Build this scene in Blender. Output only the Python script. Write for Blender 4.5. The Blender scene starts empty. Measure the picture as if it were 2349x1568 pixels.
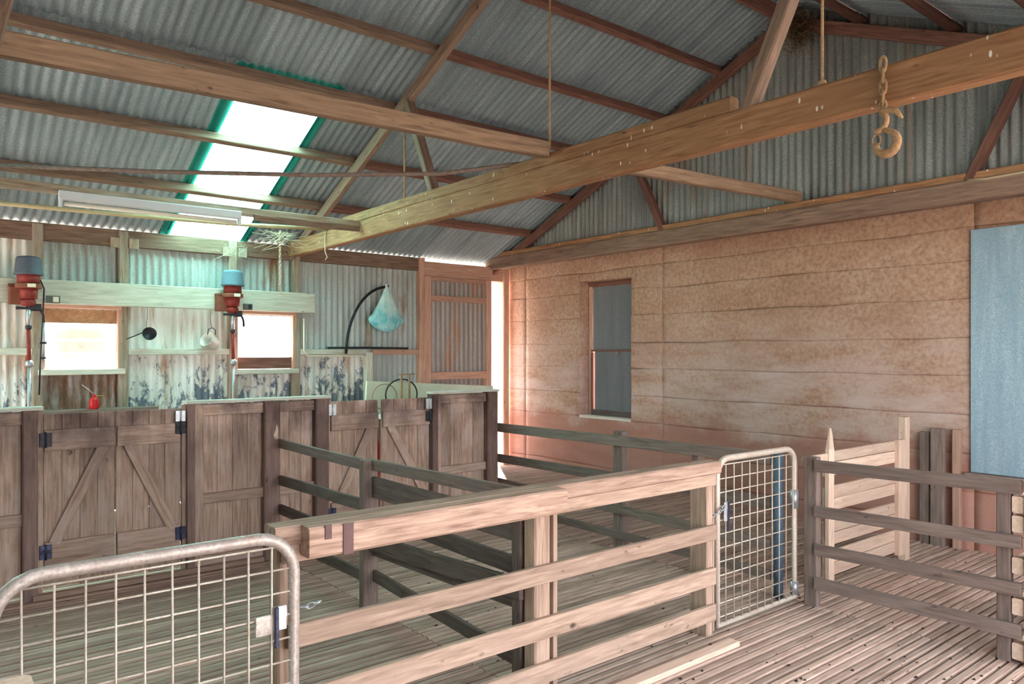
import bpy, bmesh, math, random
from mathutils import Vector, Matrix, noise
random.seed(7)
S = bpy.context.scene
COL = S.collection
PI = math.pi

# ------------------------------------------------------------------ camera
cd = bpy.data.cameras.new('camera'); cam = bpy.data.objects.new('camera', cd); COL.objects.link(cam)
cd.sensor_width = 36.0; cd.lens = 1710 / 2349 * 36.0; cd.shift_y = 24 / 2349
cd.clip_start = 0.02; cd.clip_end = 300
cam.location = (0, 0, 1.6)
cam.rotation_euler = (PI / 2, 0, math.radians(51.2 - 90))
S.camera = cam

# ------------------------------------------------------------------ world, sun, exposure
w = bpy.data.worlds.new('sky'); S.world = w; w.use_nodes = True
bg = w.node_tree.nodes['Background']
bg.inputs[0].default_value = (0.90, 0.95, 1.0, 1); bg.inputs[1].default_value = 2.5
sl = bpy.data.lights.new('sun', 'SUN'); sl.energy = 30.0; sl.angle = math.radians(2.0); sl.color = (1.0, 0.97, 0.93)
sun = bpy.data.objects.new('sun', sl); COL.objects.link(sun)
sun.rotation_euler = Vector((-0.42, -0.62, -0.56)).to_track_quat('-Z', 'Y').to_euler()
S.view_settings.view_transform = 'Standard'; S.view_settings.look = 'None'
S.view_settings.gamma = 1.0; S.view_settings.use_curve_mapping = False
S.view_settings.exposure = 1.7
S.cycles.max_bounces = 10; S.cycles.diffuse_bounces = 7; S.cycles.transparent_max_bounces = 12
S.cycles.use_denoising = True
S.cycles.sample_clamp_indirect = 8.0
S.cycles.caustics_reflective = False; S.cycles.caustics_refractive = False

def portal(loc, d, sx, sy):                      # helps the sampler find the daylight openings; gives off nothing itself
    l = bpy.data.lights.new('daylight_portal', 'AREA'); l.shape = 'RECTANGLE'; l.size = sx; l.size_y = sy
    l.cycles.is_portal = True
    o = bpy.data.objects.new('daylight_portal', l); COL.objects.link(o)
    o.location = loc; o.rotation_euler = Vector(d).to_track_quat('-Z', 'Y').to_euler()
portal((2.9, -0.9, 1.2), (0, 1, 0), 5.0, 2.5)
portal((-2.6, 7.1, 1.1), (1, 0, 0), 2.4, 2.4)
portal((6.5, 8.6, 1.3), (0, -1, 0), 0.5, 2.8)

# ------------------------------------------------------------------ materials
def _n(nt, t, **k):
    n = nt.nodes.new(t)
    for a, b in k.items(): setattr(n, a, b)
    return n
def rgb(r, g, b): return (r, g, b, 1)
def srgb(r, g, b):
    f = lambda c: (c / 255 / 12.92) if c / 255 <= 0.04045 else ((c / 255 + 0.055) / 1.055) ** 2.4
    return (f(r), f(g), f(b), 1)
def base_mat(name, rough=0.8, metal=0.0):
    m = bpy.data.materials.new(name); m.use_nodes = True
    nt = m.node_tree; p = nt.nodes['Principled BSDF']
    p.inputs['Roughness'].default_value = rough; p.inputs['Metallic'].default_value = metal
    p.inputs['Specular IOR Level'].default_value = 0.3
    return m, nt, p
def mix(nt, fac, a, b, mode='MIX'):
    n = _n(nt, 'ShaderNodeMix', data_type='RGBA', blend_type=mode)
    for s, v in ((0, fac), (6, a), (7, b)):
        if hasattr(v, 'is_output') or hasattr(v, 'links'): nt.links.new(v, n.inputs[s])
        else: n.inputs[s].default_value = v
    return n.outputs[2]
def ramp(nt, fac, stops):
    n = _n(nt, 'ShaderNodeValToRGB'); e = n.color_ramp.elements
    while len(e) < len(stops): e.new(0.5)
    for i, (p, c) in enumerate(stops): e[i].position = p; e[i].color = c
    nt.links.new(fac, n.inputs[0]); return n.outputs[0]
BW = lambda lo, hi: [(lo, (0, 0, 0, 1)), (hi, (1, 1, 1, 1))]
def noise_tex(nt, vec, scale, detail=4, rough=0.55, dist=0.0):
    n = _n(nt, 'ShaderNodeTexNoise'); n.inputs['Scale'].default_value = scale; n.inputs['Detail'].default_value = detail
    n.inputs['Roughness'].default_value = rough; n.inputs['Distortion'].default_value = dist
    nt.links.new(vec, n.inputs['Vector']); return n.outputs['Fac']
def mapping(nt, vec, scale):
    n = _n(nt, 'ShaderNodeMapping'); n.inputs['Scale'].default_value = scale
    nt.links.new(vec, n.inputs['Vector']); return n.outputs[0]
def objvec(nt):                                  # object coordinates shifted by the object's own random number
    t = _n(nt, 'ShaderNodeTexCoord'); r = _n(nt, 'ShaderNodeObjectInfo')
    a = _n(nt, 'ShaderNodeVectorMath', operation='ADD'); m = _n(nt, 'ShaderNodeMath', operation='MULTIPLY')
    m.inputs[1].default_value = 37.0; nt.links.new(r.outputs['Random'], m.inputs[0])
    nt.links.new(t.outputs['Object'], a.inputs[0]); nt.links.new(m.outputs[0], a.inputs[1])
    return a.outputs[0], r.outputs['Random']
def bump(nt, p, h, strength, dist):
    b = _n(nt, 'ShaderNodeBump'); b.inputs['Strength'].default_value = strength; b.inputs['Distance'].default_value = dist
    nt.links.new(h, b.inputs['Height']); nt.links.new(b.outputs[0], p.inputs['Normal'])
def vary(nt, col, rnd, lo, hi, sat=1.0):
    mr = _n(nt, 'ShaderNodeMapRange'); mr.inputs[3].default_value = lo; mr.inputs[4].default_value = hi
    nt.links.new(rnd, mr.inputs[0])
    h = _n(nt, 'ShaderNodeHueSaturation'); nt.links.new(mr.outputs[0], h.inputs['Value']); nt.links.new(col, h.inputs['Color']); h.inputs['Saturation'].default_value = sat
    return h.outputs[0]
def zpos(nt):
    g = _n(nt, 'ShaderNodeNewGeometry'); s = _n(nt, 'ShaderNodeSeparateXYZ'); nt.links.new(g.outputs['Position'], s.inputs[0])
    return g.outputs['Position'], s.outputs

def wood(name, c1, c2, c3, rough=0.85, spots=False, grease=None, var=(0.82, 1.15), bumps=0.35, sat=0.72):
    """grain runs along local X; c1 dark grain, c2 light grain, c3 blotches"""
    m, nt, p = base_mat(name, rough)
    v, r = objvec(nt)
    g = noise_tex(nt, mapping(nt, v, (1.2, 16, 16)), 3.2, 7, 0.6, 0.5)
    col = ramp(nt, g, [(0.28, c1), (0.5, tuple((a + b) / 2 for a, b in zip(c1, c2))), (0.72, c2)])
    bl = noise_tex(nt, mapping(nt, v, (1, 2.2, 2.2)), 2.4, 5, 0.6)
    col = mix(nt, ramp(nt, bl, BW(0.48, 0.75)), col, c3)
    kn = noise_tex(nt, mapping(nt, v, (7, 14, 14)), 1.3, 2)
    col = mix(nt, ramp(nt, kn, BW(0.7, 0.8)), col, tuple(c * 0.35 for c in c1[:3]) + (1,))
    if grease:                                   # lanolin and dirt rubbed into the upper boards
        pos, xyz = zpos(nt)
        mr = _n(nt, 'ShaderNodeMapRange'); mr.inputs[1].default_value = grease[0]; mr.inputs[2].default_value = grease[1]
        nt.links.new(xyz[2], mr.inputs[0])
        gn = noise_tex(nt, mapping(nt, pos, (2.2, 2.2, 1.4)), 1.6, 5, 0.6)
        mm = _n(nt, 'ShaderNodeMath', operation='MULTIPLY'); nt.links.new(mr.outputs[0], mm.inputs[0])
        nt.links.new(ramp(nt, gn, BW(0.38, 0.62)), mm.inputs[1])
        col = mix(nt, mm.outputs[0], col, grease[2])
    if spots:                                    # bird droppings on the old beam
        pos, xyz = zpos(nt)
        vn = _n(nt, 'ShaderNodeTexVoronoi'); vn.inputs['Scale'].default_value = 24.0
        nt.links.new(mapping(nt, pos, (1, 1, 0.42)), vn.inputs['Vector'])
        sm = _n(nt, 'ShaderNodeMath', operation='MULTIPLY'); nt.links.new(ramp(nt, vn.outputs['Distance'], [(0.12, (1, 1, 1, 1)), (0.17, (0, 0, 0, 1))]), sm.inputs[0])
        nt.links.new(ramp(nt, noise_tex(nt, pos, 6.0, 3), BW(.5, .56)), sm.inputs[1])
        col = mix(nt, sm.outputs[0], col, rgb(.8, .76, .68))
    col = vary(nt, col, r, *var, sat)
    nt.links.new(col, p.inputs['Base Color'])
    bump(nt, p, g, bumps, 0.004)
    return m

W_PINK = wood('weathered_rail_wood', srgb(130, 102, 86), srgb(192, 160, 140), srgb(166, 136, 120), sat=.9)
W_PALE = wood('fresh_pine', srgb(196, 148, 118), srgb(235, 198, 168), srgb(216, 178, 152))
W_DARK = wood('sheep_polished_wood', srgb(72, 52, 46), srgb(122, 96, 86), srgb(110, 96, 90), rough=0.6)
W_GREY = wood('grey_rail_wood', srgb(100, 82, 76), srgb(148, 128, 120), srgb(126, 110, 104), rough=0.75, sat=.95)
W_PART = wood('stained_board_wood', srgb(142, 110, 94), srgb(208, 178, 160), srgb(194, 172, 164), rough=0.7,
              grease=(0.5, 1.3, srgb(84, 62, 58)), sat=.95)
W_POST = wood('stained_post_wood', srgb(112, 86, 78), srgb(154, 126, 116), srgb(124, 100, 98), rough=0.65,
              grease=(0.5, 1.2, srgb(74, 54, 50)), sat=.95)
W_ROOF = wood('old_roof_timber', srgb(98, 66, 46), srgb(160, 120, 90), srgb(134, 100, 74))
W_BEAM = wood('dusty_ceiling_beam', srgb(116, 86, 62), srgb(178, 142, 110), srgb(150, 120, 94), sat=.85)
W_TIE = wood('old_tie_beam_timber', srgb(116, 76, 48), srgb(182, 134, 94), srgb(150, 108, 74), spots=True, sat=.95)
W_RED = wood('red_oiled_timber', srgb(96, 44, 28), srgb(150, 82, 52), srgb(120, 62, 40))
W_FRAME = wood('orange_door_timber', srgb(168, 108, 78), srgb(214, 156, 122), srgb(190, 134, 106))
W_STUD = wood('wall_stud_timber', srgb(126, 96, 68), srgb(190, 166, 138), srgb(170, 160, 146))
W_SLAT = wood('floor_slat_wood', srgb(144, 112, 98), srgb(210, 178, 162), srgb(182, 152, 138), var=(0.72, 1.15), sat=.9)
W_WHITE = wood('whitewashed_board', srgb(176, 172, 150), srgb(226, 226, 210), srgb(206, 206, 190), bumps=0.2)
W_STEP = wood('oregon_timber', srgb(112, 74, 58), srgb(206, 168, 146), srgb(178, 142, 122), bumps=0.8, sat=.85)

def sheetmetal(name, c1, c2, rust=0.0, rustc=srgb(132, 92, 66), metal=0.35, rough=0.55, var=(0.85, 1.12), vert=False):
    """streaks run along local Y (or along world Z with vert)"""
    m, nt, p = base_mat(name, rough, metal)
    v, r = objvec(nt)
    if vert: v = zpos(nt)[0]
    st = (7, 7, 0.6) if vert else (8, 0.6, 8)
    col = ramp(nt, noise_tex(nt, mapping(nt, v, st), 1.5, 6, 0.65), [(0.3, c1), (0.7, c2)])
    col = mix(nt, ramp(nt, noise_tex(nt, v, 90, 2), BW(0.35, 0.75)), col, tuple(c * 0.93 for c in c1[:3]) + (1,))
    if rust > 0:
        rn = noise_tex(nt, mapping(nt, v, (2.4, 2.4, 0.5) if vert else (2.4, 0.5, 2.4)), 2.0, 7, 0.7)
        col = mix(nt, ramp(nt, rn, BW(0.66 - 0.28 * rust, 0.8 - 0.2 * rust)), col, rustc)
    col = vary(nt, col, r, *var)
    nt.links.new(col, p.inputs['Base Color'])
    return m
M_ROOF = sheetmetal('galvanised_roof_sheet', srgb(126, 141, 150), srgb(184, 198, 205), 0.14, srgb(150, 138, 128), metal=0.1)
M_GABLE = sheetmetal('galvanised_gable_sheet', srgb(120, 122, 120), srgb(178, 180, 178), 0.35, srgb(136, 112, 98), metal=0.1, vert=True)
M_WALLUP = sheetmetal('galvanised_wall_sheet', srgb(160, 170, 170), srgb(206, 212, 210), 0.35, metal=0.1, rustc= srgb(140, 104, 70), vert=True)
M_DOOR = sheetmetal('door_sheet', srgb(146, 142, 140), srgb(190, 184, 180), 0.45, srgb(176, 130, 104), vert=True)
M_BLUE = sheetmetal('sky_tinted_steel_sheet', srgb(142, 172, 192), srgb(190, 212, 224), 0.12, srgb(176, 170, 160), metal=0.1, rough=0.4, vert=True)  # blue of the sky reflected in the metal is put into the base colour
M_GREY = sheetmetal('grey_window_sheet', srgb(118, 121, 128), srgb(146, 149, 155), 0.05, srgb(170, 140, 108), metal=0.1, rough=0.5, vert=True)
M_PIPE = sheetmetal('worn_galvanised_pipe', srgb(172, 156, 150), srgb(214, 204, 198), 0.42, srgb(164, 124, 106), metal=0.4, rough=0.5)
M_WIRE = sheetmetal('galvanised_wire', srgb(196, 178, 164), srgb(226, 214, 204), 0.3, srgb(186, 148, 124), metal=0.3, rough=0.5)
M_RUST = sheetmetal('rusty_iron', srgb(158, 124, 94), srgb(206, 172, 136), 0.35, srgb(140, 100, 72), metal=0.1, rough=0.9)
M_BLACKIRON = sheetmetal('black_iron', srgb(40, 38, 42), srgb(78, 78, 86), 0.1, metal=0.4)
M_HINGE = sheetmetal('blue_black_hinge', srgb(52, 54, 78), srgb(92, 96, 122), 0.1, metal=0.5, rough=0.4)
M_ZINC = sheetmetal('zinc_hinge', srgb(190, 192, 196), srgb(226, 226, 228), 0.1, metal=0.5, rough=0.4)

def whitewash():
    m, nt, p = base_mat('peeling_whitewashed_sheet', 0.75)
    pos, xyz = zpos(nt)
    white = ramp(nt, noise_tex(nt, mapping(nt, pos, (6, 6, 0.7)), 1.6, 6, 0.65), [(0.3, srgb(206, 202, 194)), (0.65, srgb(240, 242, 240))])
    rn = noise_tex(nt, mapping(nt, pos, (5, 5, 0.6)), 1.3, 6, 0.7)
    col = mix(nt, ramp(nt, rn, BW(0.52, 0.66)), white, srgb(182, 138, 108))
    pn = noise_tex(nt, mapping(nt, pos, (3.2, 3.2, 2.0)), 2.6, 8, 0.72, 0.4)
    mr = _n(nt, 'ShaderNodeMapRange'); mr.inputs[1].default_value = 1.75; mr.inputs[2].default_value = 1.05
    mr.inputs[3].default_value = -0.16; mr.inputs[4].default_value = 0.06
    nt.links.new(xyz[2], mr.inputs[0])
    ad = _n(nt, 'ShaderNodeMath', operation='ADD'); nt.links.new(pn, ad.inputs[0]); nt.links.new(mr.outputs[0], ad.inputs[1])
    col = mix(nt, ramp(nt, ad.outputs[0], BW(0.50, 0.56)), col, srgb(112, 122, 136))
    nt.links.new(col, p.inputs['Base Color']); bump(nt, p, pn, 0.25, 0.004)
    return m
M_WASH = whitewash()
def rusty_lower():
    m, nt, p = base_mat('rust_flaked_sheet', 0.85)
    pos, xyz = zpos(nt)
    n1 = noise_tex(nt, mapping(nt, pos, (6, 6, 1.5)), 2.2, 8, 0.7)
    col = ramp(nt, n1, [(0.3, srgb(96, 74, 62)), (0.48, srgb(140, 112, 94)), (0.62, srgb(170, 160, 154)), (0.75, srgb(206, 200, 192))])
    nt.links.new(col, p.inputs['Base Color']); return m
M_RUSTLOW = rusty_lower()
def earth():
    m, nt, p = base_mat('rammed_earth', 0.95)
    p.inputs['Specular IOR Level'].default_value = 0.1
    pos, xyz = zpos(nt)
    col = ramp(nt, noise_tex(nt, mapping(nt, pos, (1, 1, 1.8)), 1.1, 6, 0.65), [(0.3, srgb(178, 142, 120)), (0.5, srgb(194, 160, 138)), (0.72, srgb(206, 178, 160))])
    fine = noise_tex(nt, pos, 26, 6, 0.7)
    col = mix(nt, ramp(nt, fine, BW(0.4, 0.75)), col, srgb(152, 112, 96))
    # bleached band at shoulder height of the sheep pens, red rising damp near the floor
    def band(z0, z1):
        mr = _n(nt, 'ShaderNodeMapRange'); mr.inputs[1].default_value = z0; mr.inputs[2].default_value = z1
        wob = noise_tex(nt, pos, 1.7, 5, 0.65); a = _n(nt, 'ShaderNodeMath', operation='MULTIPLY_ADD')
        a.inputs[1].default_value = 0.9; nt.links.new(wob, a.inputs[0]); nt.links.new(xyz[2], a.inputs[2])
        nt.links.new(a.outputs[0], mr.inputs[0]); return mr.outputs[0]
    pale = noise_tex(nt, mapping(nt, pos, (1, 0.8, 3)), 2.2, 7, 0.7)
    bm = _n(nt, 'ShaderNodeMath', operation='MULTIPLY'); nt.links.new(band(2.5, 1.7), bm.inputs[0]); nt.links.new(ramp(nt, pale, BW(0.36, 0.66)), bm.inputs[1])
    col = mix(nt, bm.outputs[0], col, srgb(208, 184, 178))
    bn = _n(nt, 'ShaderNodeMath', operation='MULTIPLY'); bn.inputs[1].default_value = 0.8; nt.links.new(band(1.35, 1.15), bn.inputs[0])
    col = mix(nt, bn.outputs[0], col, srgb(172, 122, 108))
    nt.links.new(col, p.inputs['Base Color'])
    bump(nt, p, fine, 0.5, 0.01)
    return m
M_EARTH = earth()
def plain(name, c, rough=0.6, metal=0.0, vari=0.2, scale=14):
    m, nt, p = base_mat(name, rough, metal)
    v, r = objvec(nt)
    col = mix(nt, ramp(nt, noise_tex(nt, v, scale, 5, 0.65), BW(0.35, 0.75)), c, tuple(x * (1 - vari) for x in c[:3]) + (1,))
    nt.links.new(col, p.inputs['Base Color']); return m
M_REDPAINT = plain('faded_red_enamel', srgb(146, 56, 50), 0.6, vari=0.5)
M_CANRED = plain('bright_red_tin', srgb(206, 40, 44), 0.35, vari=0.3)
M_CAP = plain('grey_blue_motor_cover', srgb(92, 96, 112), 0.6, vari=0.25, scale=40)
M_CAPB = plain('blue_motor_cover', srgb(92, 116, 132), 0.6, vari=0.25, scale=40)
M_BRACKET = plain('rusty_bracket', srgb(134, 78, 62), 0.8, vari=0.4)
M_STRAP = plain('dark_iron_strap', srgb(112, 84, 84), 0.6, vari=0.3)
M_LABEL = plain('cream_plate', srgb(232, 226, 206), 0.5, vari=0.08)
M_STEEL = plain('bright_steel_tube', srgb(190, 192, 198), 0.35, 0.6, vari=0.3)
M_BLACK = plain('black_poly', srgb(34, 38, 46), 0.4, vari=0.3)
M_WHITEENAMEL = plain('white_enamel', srgb(228, 224, 216), 0.35, vari=0.25)
M_LAMP = plain('white_lamp_housing', srgb(214, 218, 228), 0.5, vari=0.05)
M_TUBE = plain('lamp_tube_glass', srgb(238, 236, 224), 0.3, vari=0.03)
M_BLUEPIPE = plain('blue_painted_pipe', srgb(84, 106, 126), 0.5, vari=0.35)
M_CREAM = plain('cream_painted_board', srgb(220, 226, 204), 0.6, vari=0.15, scale=8)
M_YELLOW = plain('yellowed_conduit', srgb(200, 182, 146), 0.6, vari=0.2)
M_STRING = plain('baling_string', srgb(216, 196, 172), 0.9, vari=0.2)
M_STRAW = plain('dry_straw', srgb(148, 118, 84), 0.95, vari=0.5, scale=60)
M_CRUMB = plain('dry_droppings', srgb(52, 44, 42), 0.95, vari=0.3)
M_SILL = plain('white_sill', srgb(226, 216, 208), 0.8, vari=0.15)
M_GROUND = plain('dry_farm_earth', srgb(160, 148, 136), 0.95, vari=0.2, scale=2)
M_UNDER = plain('shade_dark_pen_dirt', srgb(48, 38, 32), 0.95, vari=0.4, scale=3)  # underfloor dirt coloured dark for the unlit void below the slats
M_BRASS = plain('brass_fitting', srgb(196, 150, 70), 0.4, 0.6, vari=0.2)
M_SWITCH = plain('grey_switch', srgb(92, 98, 96), 0.5, vari=0.2)
def skylight_mat(name, c0, c1):
    m = bpy.data.materials.new(name); m.use_nodes = True; nt = m.node_tree
    out = nt.nodes['Material Output']; nt.nodes.remove(nt.nodes['Principled BSDF'])
    v, r = objvec(nt)
    c = ramp(nt, noise_tex(nt, mapping(nt, v, (6, 1, 6)), 3, 6), [(0.3, c0), (0.75, c1)])
    tc = _n(nt, 'ShaderNodeTexCoord'); sp_ = _n(nt, 'ShaderNodeSeparateXYZ'); nt.links.new(tc.outputs['Object'], sp_.inputs[0])
    wv = _n(nt, 'ShaderNodeMath', operation='PINGPONG'); wv.inputs[1].default_value = PITCH / 2; nt.links.new(sp_.outputs[0], wv.inputs[0])
    ln_ = _n(nt, 'ShaderNodeMapRange'); ln_.inputs[1].default_value = .010; ln_.inputs[2].default_value = .003; nt.links.new(wv.outputs[0], ln_.inputs[0])
    ey = _n(nt, 'ShaderNodeMapRange'); ey.inputs[1].default_value = 1.5; ey.inputs[2].default_value = 0.55; nt.links.new(sp_.outputs[1], ey.inputs[0])
    dn = noise_tex(nt, mapping(nt, tc.outputs['Object'], (30, 14, 30)), 1.0, 3)
    m1_ = _n(nt, 'ShaderNodeMath', operation='MULTIPLY'); nt.links.new(ln_.outputs[0], m1_.inputs[0]); nt.links.new(ey.outputs[0], m1_.inputs[1])
    m2_ = _n(nt, 'ShaderNodeMath', operation='MULTIPLY'); nt.links.new(m1_.outputs[0], m2_.inputs[0]); nt.links.new(ramp(nt, dn, BW(.38, .5)), m2_.inputs[1])
    c = mix(nt, m2_.outputs[0], c, rgb(.03, .05, .05))          # dirt washed into the valleys near the eave
    t = _n(nt, 'ShaderNodeBsdfTranslucent'); nt.links.new(c, t.inputs[0])
    d = _n(nt, 'ShaderNodeBsdfDiffuse'); d.inputs[0].default_value = rgb(.01, .32, .30)
    x = _n(nt, 'ShaderNodeMixShader'); x.inputs[0].default_value = 0.22
    nt.links.new(t.outputs[0], x.inputs[1]); nt.links.new(d.outputs[0], x.inputs[2]); nt.links.new(x.outputs[0], out.inputs[0])
    return m
PITCH, AMP = 0.0762, 0.0105
M_SKYL = skylight_mat('green_translucent_sheet', rgb(.36, .90, .78), rgb(.46, .95, .86))
M_SKYL2 = skylight_mat('added_clear_sheet', rgb(.86, .88, .84), rgb(.94, .94, .92))  # for the added roof sheets out of view
def bag_mat():
    m, nt, p = base_mat('thin_blue_plastic', 0.4)
    v, r = objvec(nt)
    n1 = noise_tex(nt, mapping(nt, v, (9, 9, 4)), 1.4, 6, 0.6, 0.8)
    g = _n(nt, 'ShaderNodeTexCoord'); s = _n(nt, 'ShaderNodeSeparateXYZ'); nt.links.new(g.outputs['Object'], s.inputs[0])
    mr = _n(nt, 'ShaderNodeMapRange'); mr.inputs[1].default_value = 0.12; mr.inputs[2].default_value = 0.4; nt.links.new(s.outputs[2], mr.inputs[0])
    lo = ramp(nt, n1, [(0.35, srgb(90, 190, 204)), (0.7, srgb(186, 234, 238))])
    hi = ramp(nt, n1, [(0.35, srgb(176, 226, 226)), (0.7, srgb(240, 250, 248))])
    nt.links.new(mix(nt, mr.outputs[0], lo, hi), p.inputs['Base Color'])
    p.inputs['Transmission Weight'].default_value = 0.0
    return m
M_BAG = bag_mat()

# ------------------------------------------------------------------ builders
WM = {}                                          # world matrix of each object made here
def link(o, parent=None, mat=None, M=None):
    COL.objects.link(o); M = M or Matrix()
    WM[o.name] = M; o.matrix_world = M
    if parent is not None:
        o.parent = parent; o.matrix_parent_inverse = Matrix()
        L = WM[parent.name].inverted() @ M
        o.matrix_basis = L
    return o
def mobj(name, me, mat, parent=None, M=None):
    o = bpy.data.objects.new(name, me)
    if mat is not None and not me.materials: me.materials.append(mat)
    return link(o, parent, mat, M)
def tag(o, label, cat, group=None):
    o['label'] = label; o['category'] = cat
    if group: o['group'] = group
    return o
def thing(name, label, cat, loc, group=None):
    o = bpy.data.objects.new(name, None); o.empty_display_size = 0.1
    link(o, None, None, Matrix.Translation(Vector(loc))); return tag(o, label, cat, group)
def struct(name, label=None, loc=(0, 0, 0), cat=None):
    o = bpy.data.objects.new(name, None); o.empty_display_size = 0.1
    link(o, None, None, Matrix.Translation(Vector(loc))); o['kind'] = 'structure'
    if label: o['label'] = label
    if cat: o['category'] = cat
    return o
def mesh(name, vs, fs, smooth=False):
    me = bpy.data.meshes.new(name); me.from_pydata([tuple(v) for v in vs], [], fs)
    if smooth:
        for p in me.polygons: p.use_smooth = True
    me.update(); return me
def beam_mesh(L, wd, ht, ch=None, segs=1, jit=0.0, name='beam', taper=0):
    """timber along +X from 0 to L, wd across Y, ht across Z, chamfered edges"""
    ch = min(wd, ht) * 0.10 if ch is None else ch
    a, b = wd / 2, ht / 2
    prof = [(-a + ch, -b), (a - ch, -b), (a, -b + ch), (a, b - ch), (a - ch, b), (-a + ch, b), (-a, b - ch), (-a, -b + ch)]
    vs, fs = [], []
    for i in range(segs + 1):
        x = L * i / segs
        jy, jz = (random.uniform(-jit, jit), random.uniform(-jit, jit)) if 0 < i < segs else (0, 0)
        k = 1 - taper * i / segs
        for (y, z) in prof: vs.append((x, y * k + jy, z * k + jz))
    for i in range(segs):
        for j in range(8):
            fs.append((i * 8 + j, i * 8 + (j + 1) % 8, i * 8 + 8 + (j + 1) % 8, i * 8 + 8 + j))
    fs.append(tuple(range(7, -1, -1))); fs.append(tuple(range(segs * 8, segs * 8 + 8)))
    return mesh(name, vs, fs)
def frame_mat(p0, p1, up=(0, 0, 1)):
    p0, p1 = Vector(p0), Vector(p1); x = (p1 - p0).normalized(); u = Vector(up)
    if abs(x.dot(u)) > 0.98: u = Vector((0, 1, 0))
    y = u.cross(x).normalized(); z = x.cross(y)
    return Matrix(((x.x, y.x, z.x, p0.x), (x.y, y.y, z.y, p0.y), (x.z, y.z, z.z, p0.z), (0, 0, 0, 1)))
def beam(name, p0, p1, wd, ht, mat, parent=None, up=(0, 0, 1), segs=3, jit=0.002, ch=None, taper=0):
    L = (Vector(p1) - Vector(p0)).length
    return mobj(name, beam_mesh(L, wd, ht, ch, segs, jit, name, taper), mat, parent, frame_mat(p0, p1, up))
def bar(name, x0, x1, y0, y1, z0, z1, mat, parent=None, ch=None, jit=0.0015):
    """axis-aligned timber; grain along its longest side"""
    dx, dy, dz = x1 - x0, y1 - y0, z1 - z0; cx, cy, cz = (x0 + x1) / 2, (y0 + y1) / 2, (z0 + z1) / 2
    if dx >= dy and dx >= dz: return beam(name, (x0, cy, cz), (x1, cy, cz), dy, dz, mat, parent, ch=ch, jit=jit)
    if dy >= dz: return beam(name, (cx, y0, cz), (cx, y1, cz), dx, dz, mat, parent, ch=ch, jit=jit)
    return beam(name, (cx, cy, z0), (cx, cy, z1), dx, dy, mat, parent, up=(0, 1, 0), ch=ch, jit=jit)
def tube_mesh(path, r, sides=8, closed=False, name='tube', caps=True):
    pts = [Vector(p) for p in path]; n = len(pts); vs, fs = [], []
    rr = r if isinstance(r, (list, tuple)) else [r] * n
    prev = None
    for i, p in enumerate(pts):
        if closed: t = pts[(i + 1) % n] - pts[i - 1]
        else: t = pts[min(i + 1, n - 1)] - pts[max(i - 1, 0)]
        t.normalize()
        if prev is None:
            a = Vector((0, 0, 1)) if abs(t.z) < 0.9 else Vector((1, 0, 0)); u = a.cross(t).normalized()
        else: u = (prev - t * prev.dot(t)).normalized()
        prev = u; v = t.cross(u)
        for j in range(sides):
            a = 2 * PI * j / sides; vs.append(p + (u * math.cos(a) + v * math.sin(a)) * rr[i])
    m = n if closed else n - 1
    for i in range(m):
        for j in range(sides):
            k = ((i + 1) % n) * sides
            fs.append((i * sides + j, i * sides + (j + 1) % sides, k + (j + 1) % sides, k + j))
    if not closed and caps:
        fs.append(tuple(range(sides - 1, -1, -1))); fs.append(tuple(range((n - 1) * sides, n * sides)))
    return mesh(name, vs, fs, True)
def tube(name, path, r, mat, parent=None, sides=8, closed=False):
    o = Vector(path[0]); me = tube_mesh([Vector(p) - o for p in path], r, sides, closed, name)
    return mobj(name, me, mat, parent, Matrix.Translation(o))
def lathe(name, prof, mat, parent, loc, n=20, M=None):
    vs, fs = [], []
    for (r, z) in prof:
        for j in range(n): a = 2 * PI * j / n; vs.append((r * math.cos(a), r * math.sin(a), z))
    for i in range(len(prof) - 1):
        for j in range(n): fs.append((i * n + j, i * n + (j + 1) % n, (i + 1) * n + (j + 1) % n, (i + 1) * n + j))
    fs.append(tuple(range(n - 1, -1, -1))); k = (len(prof) - 1) * n; fs.append(tuple(range(k, k + n)))
    me = mesh(name, vs, fs, True)
    return mobj(name, me, mat, parent, (M or Matrix.Translation(Vector(loc))))
PITCH, AMP = 0.0762, 0.0105
def corr_mesh(wd, ln, phase=0.0, amp=AMP, name='sheet', seg=8, pitch=PITCH):
    """corrugations along +Y (0..ln), across X (0..wd), wave in Z"""
    n = max(4, int(round(wd / pitch * seg))); vs, fs = [], []
    for i in range(n + 1):
        x = wd * i / n; z = amp * math.cos(2 * PI * (x + phase) / pitch); vs += [(x, 0, z), (x, ln, z)]
    for i in range(n): fs.append((2 * i, 2 * i + 2, 2 * i + 3, 2 * i + 1))
    return mesh(name, vs, fs, True)
def wall_sheet(name, x0, x1, z0, z1, mat, parent, y=8.46, amp=AMP):   # on a wall facing -Y
    M = Matrix(((1, 0, 0, x0), (0, 0, -1, y), (0, 1, 0, z0), (0, 0, 0, 1)))
    return mobj(name, corr_mesh(x1 - x0, z1 - z0, x0, amp, name), mat, parent, M)

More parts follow.
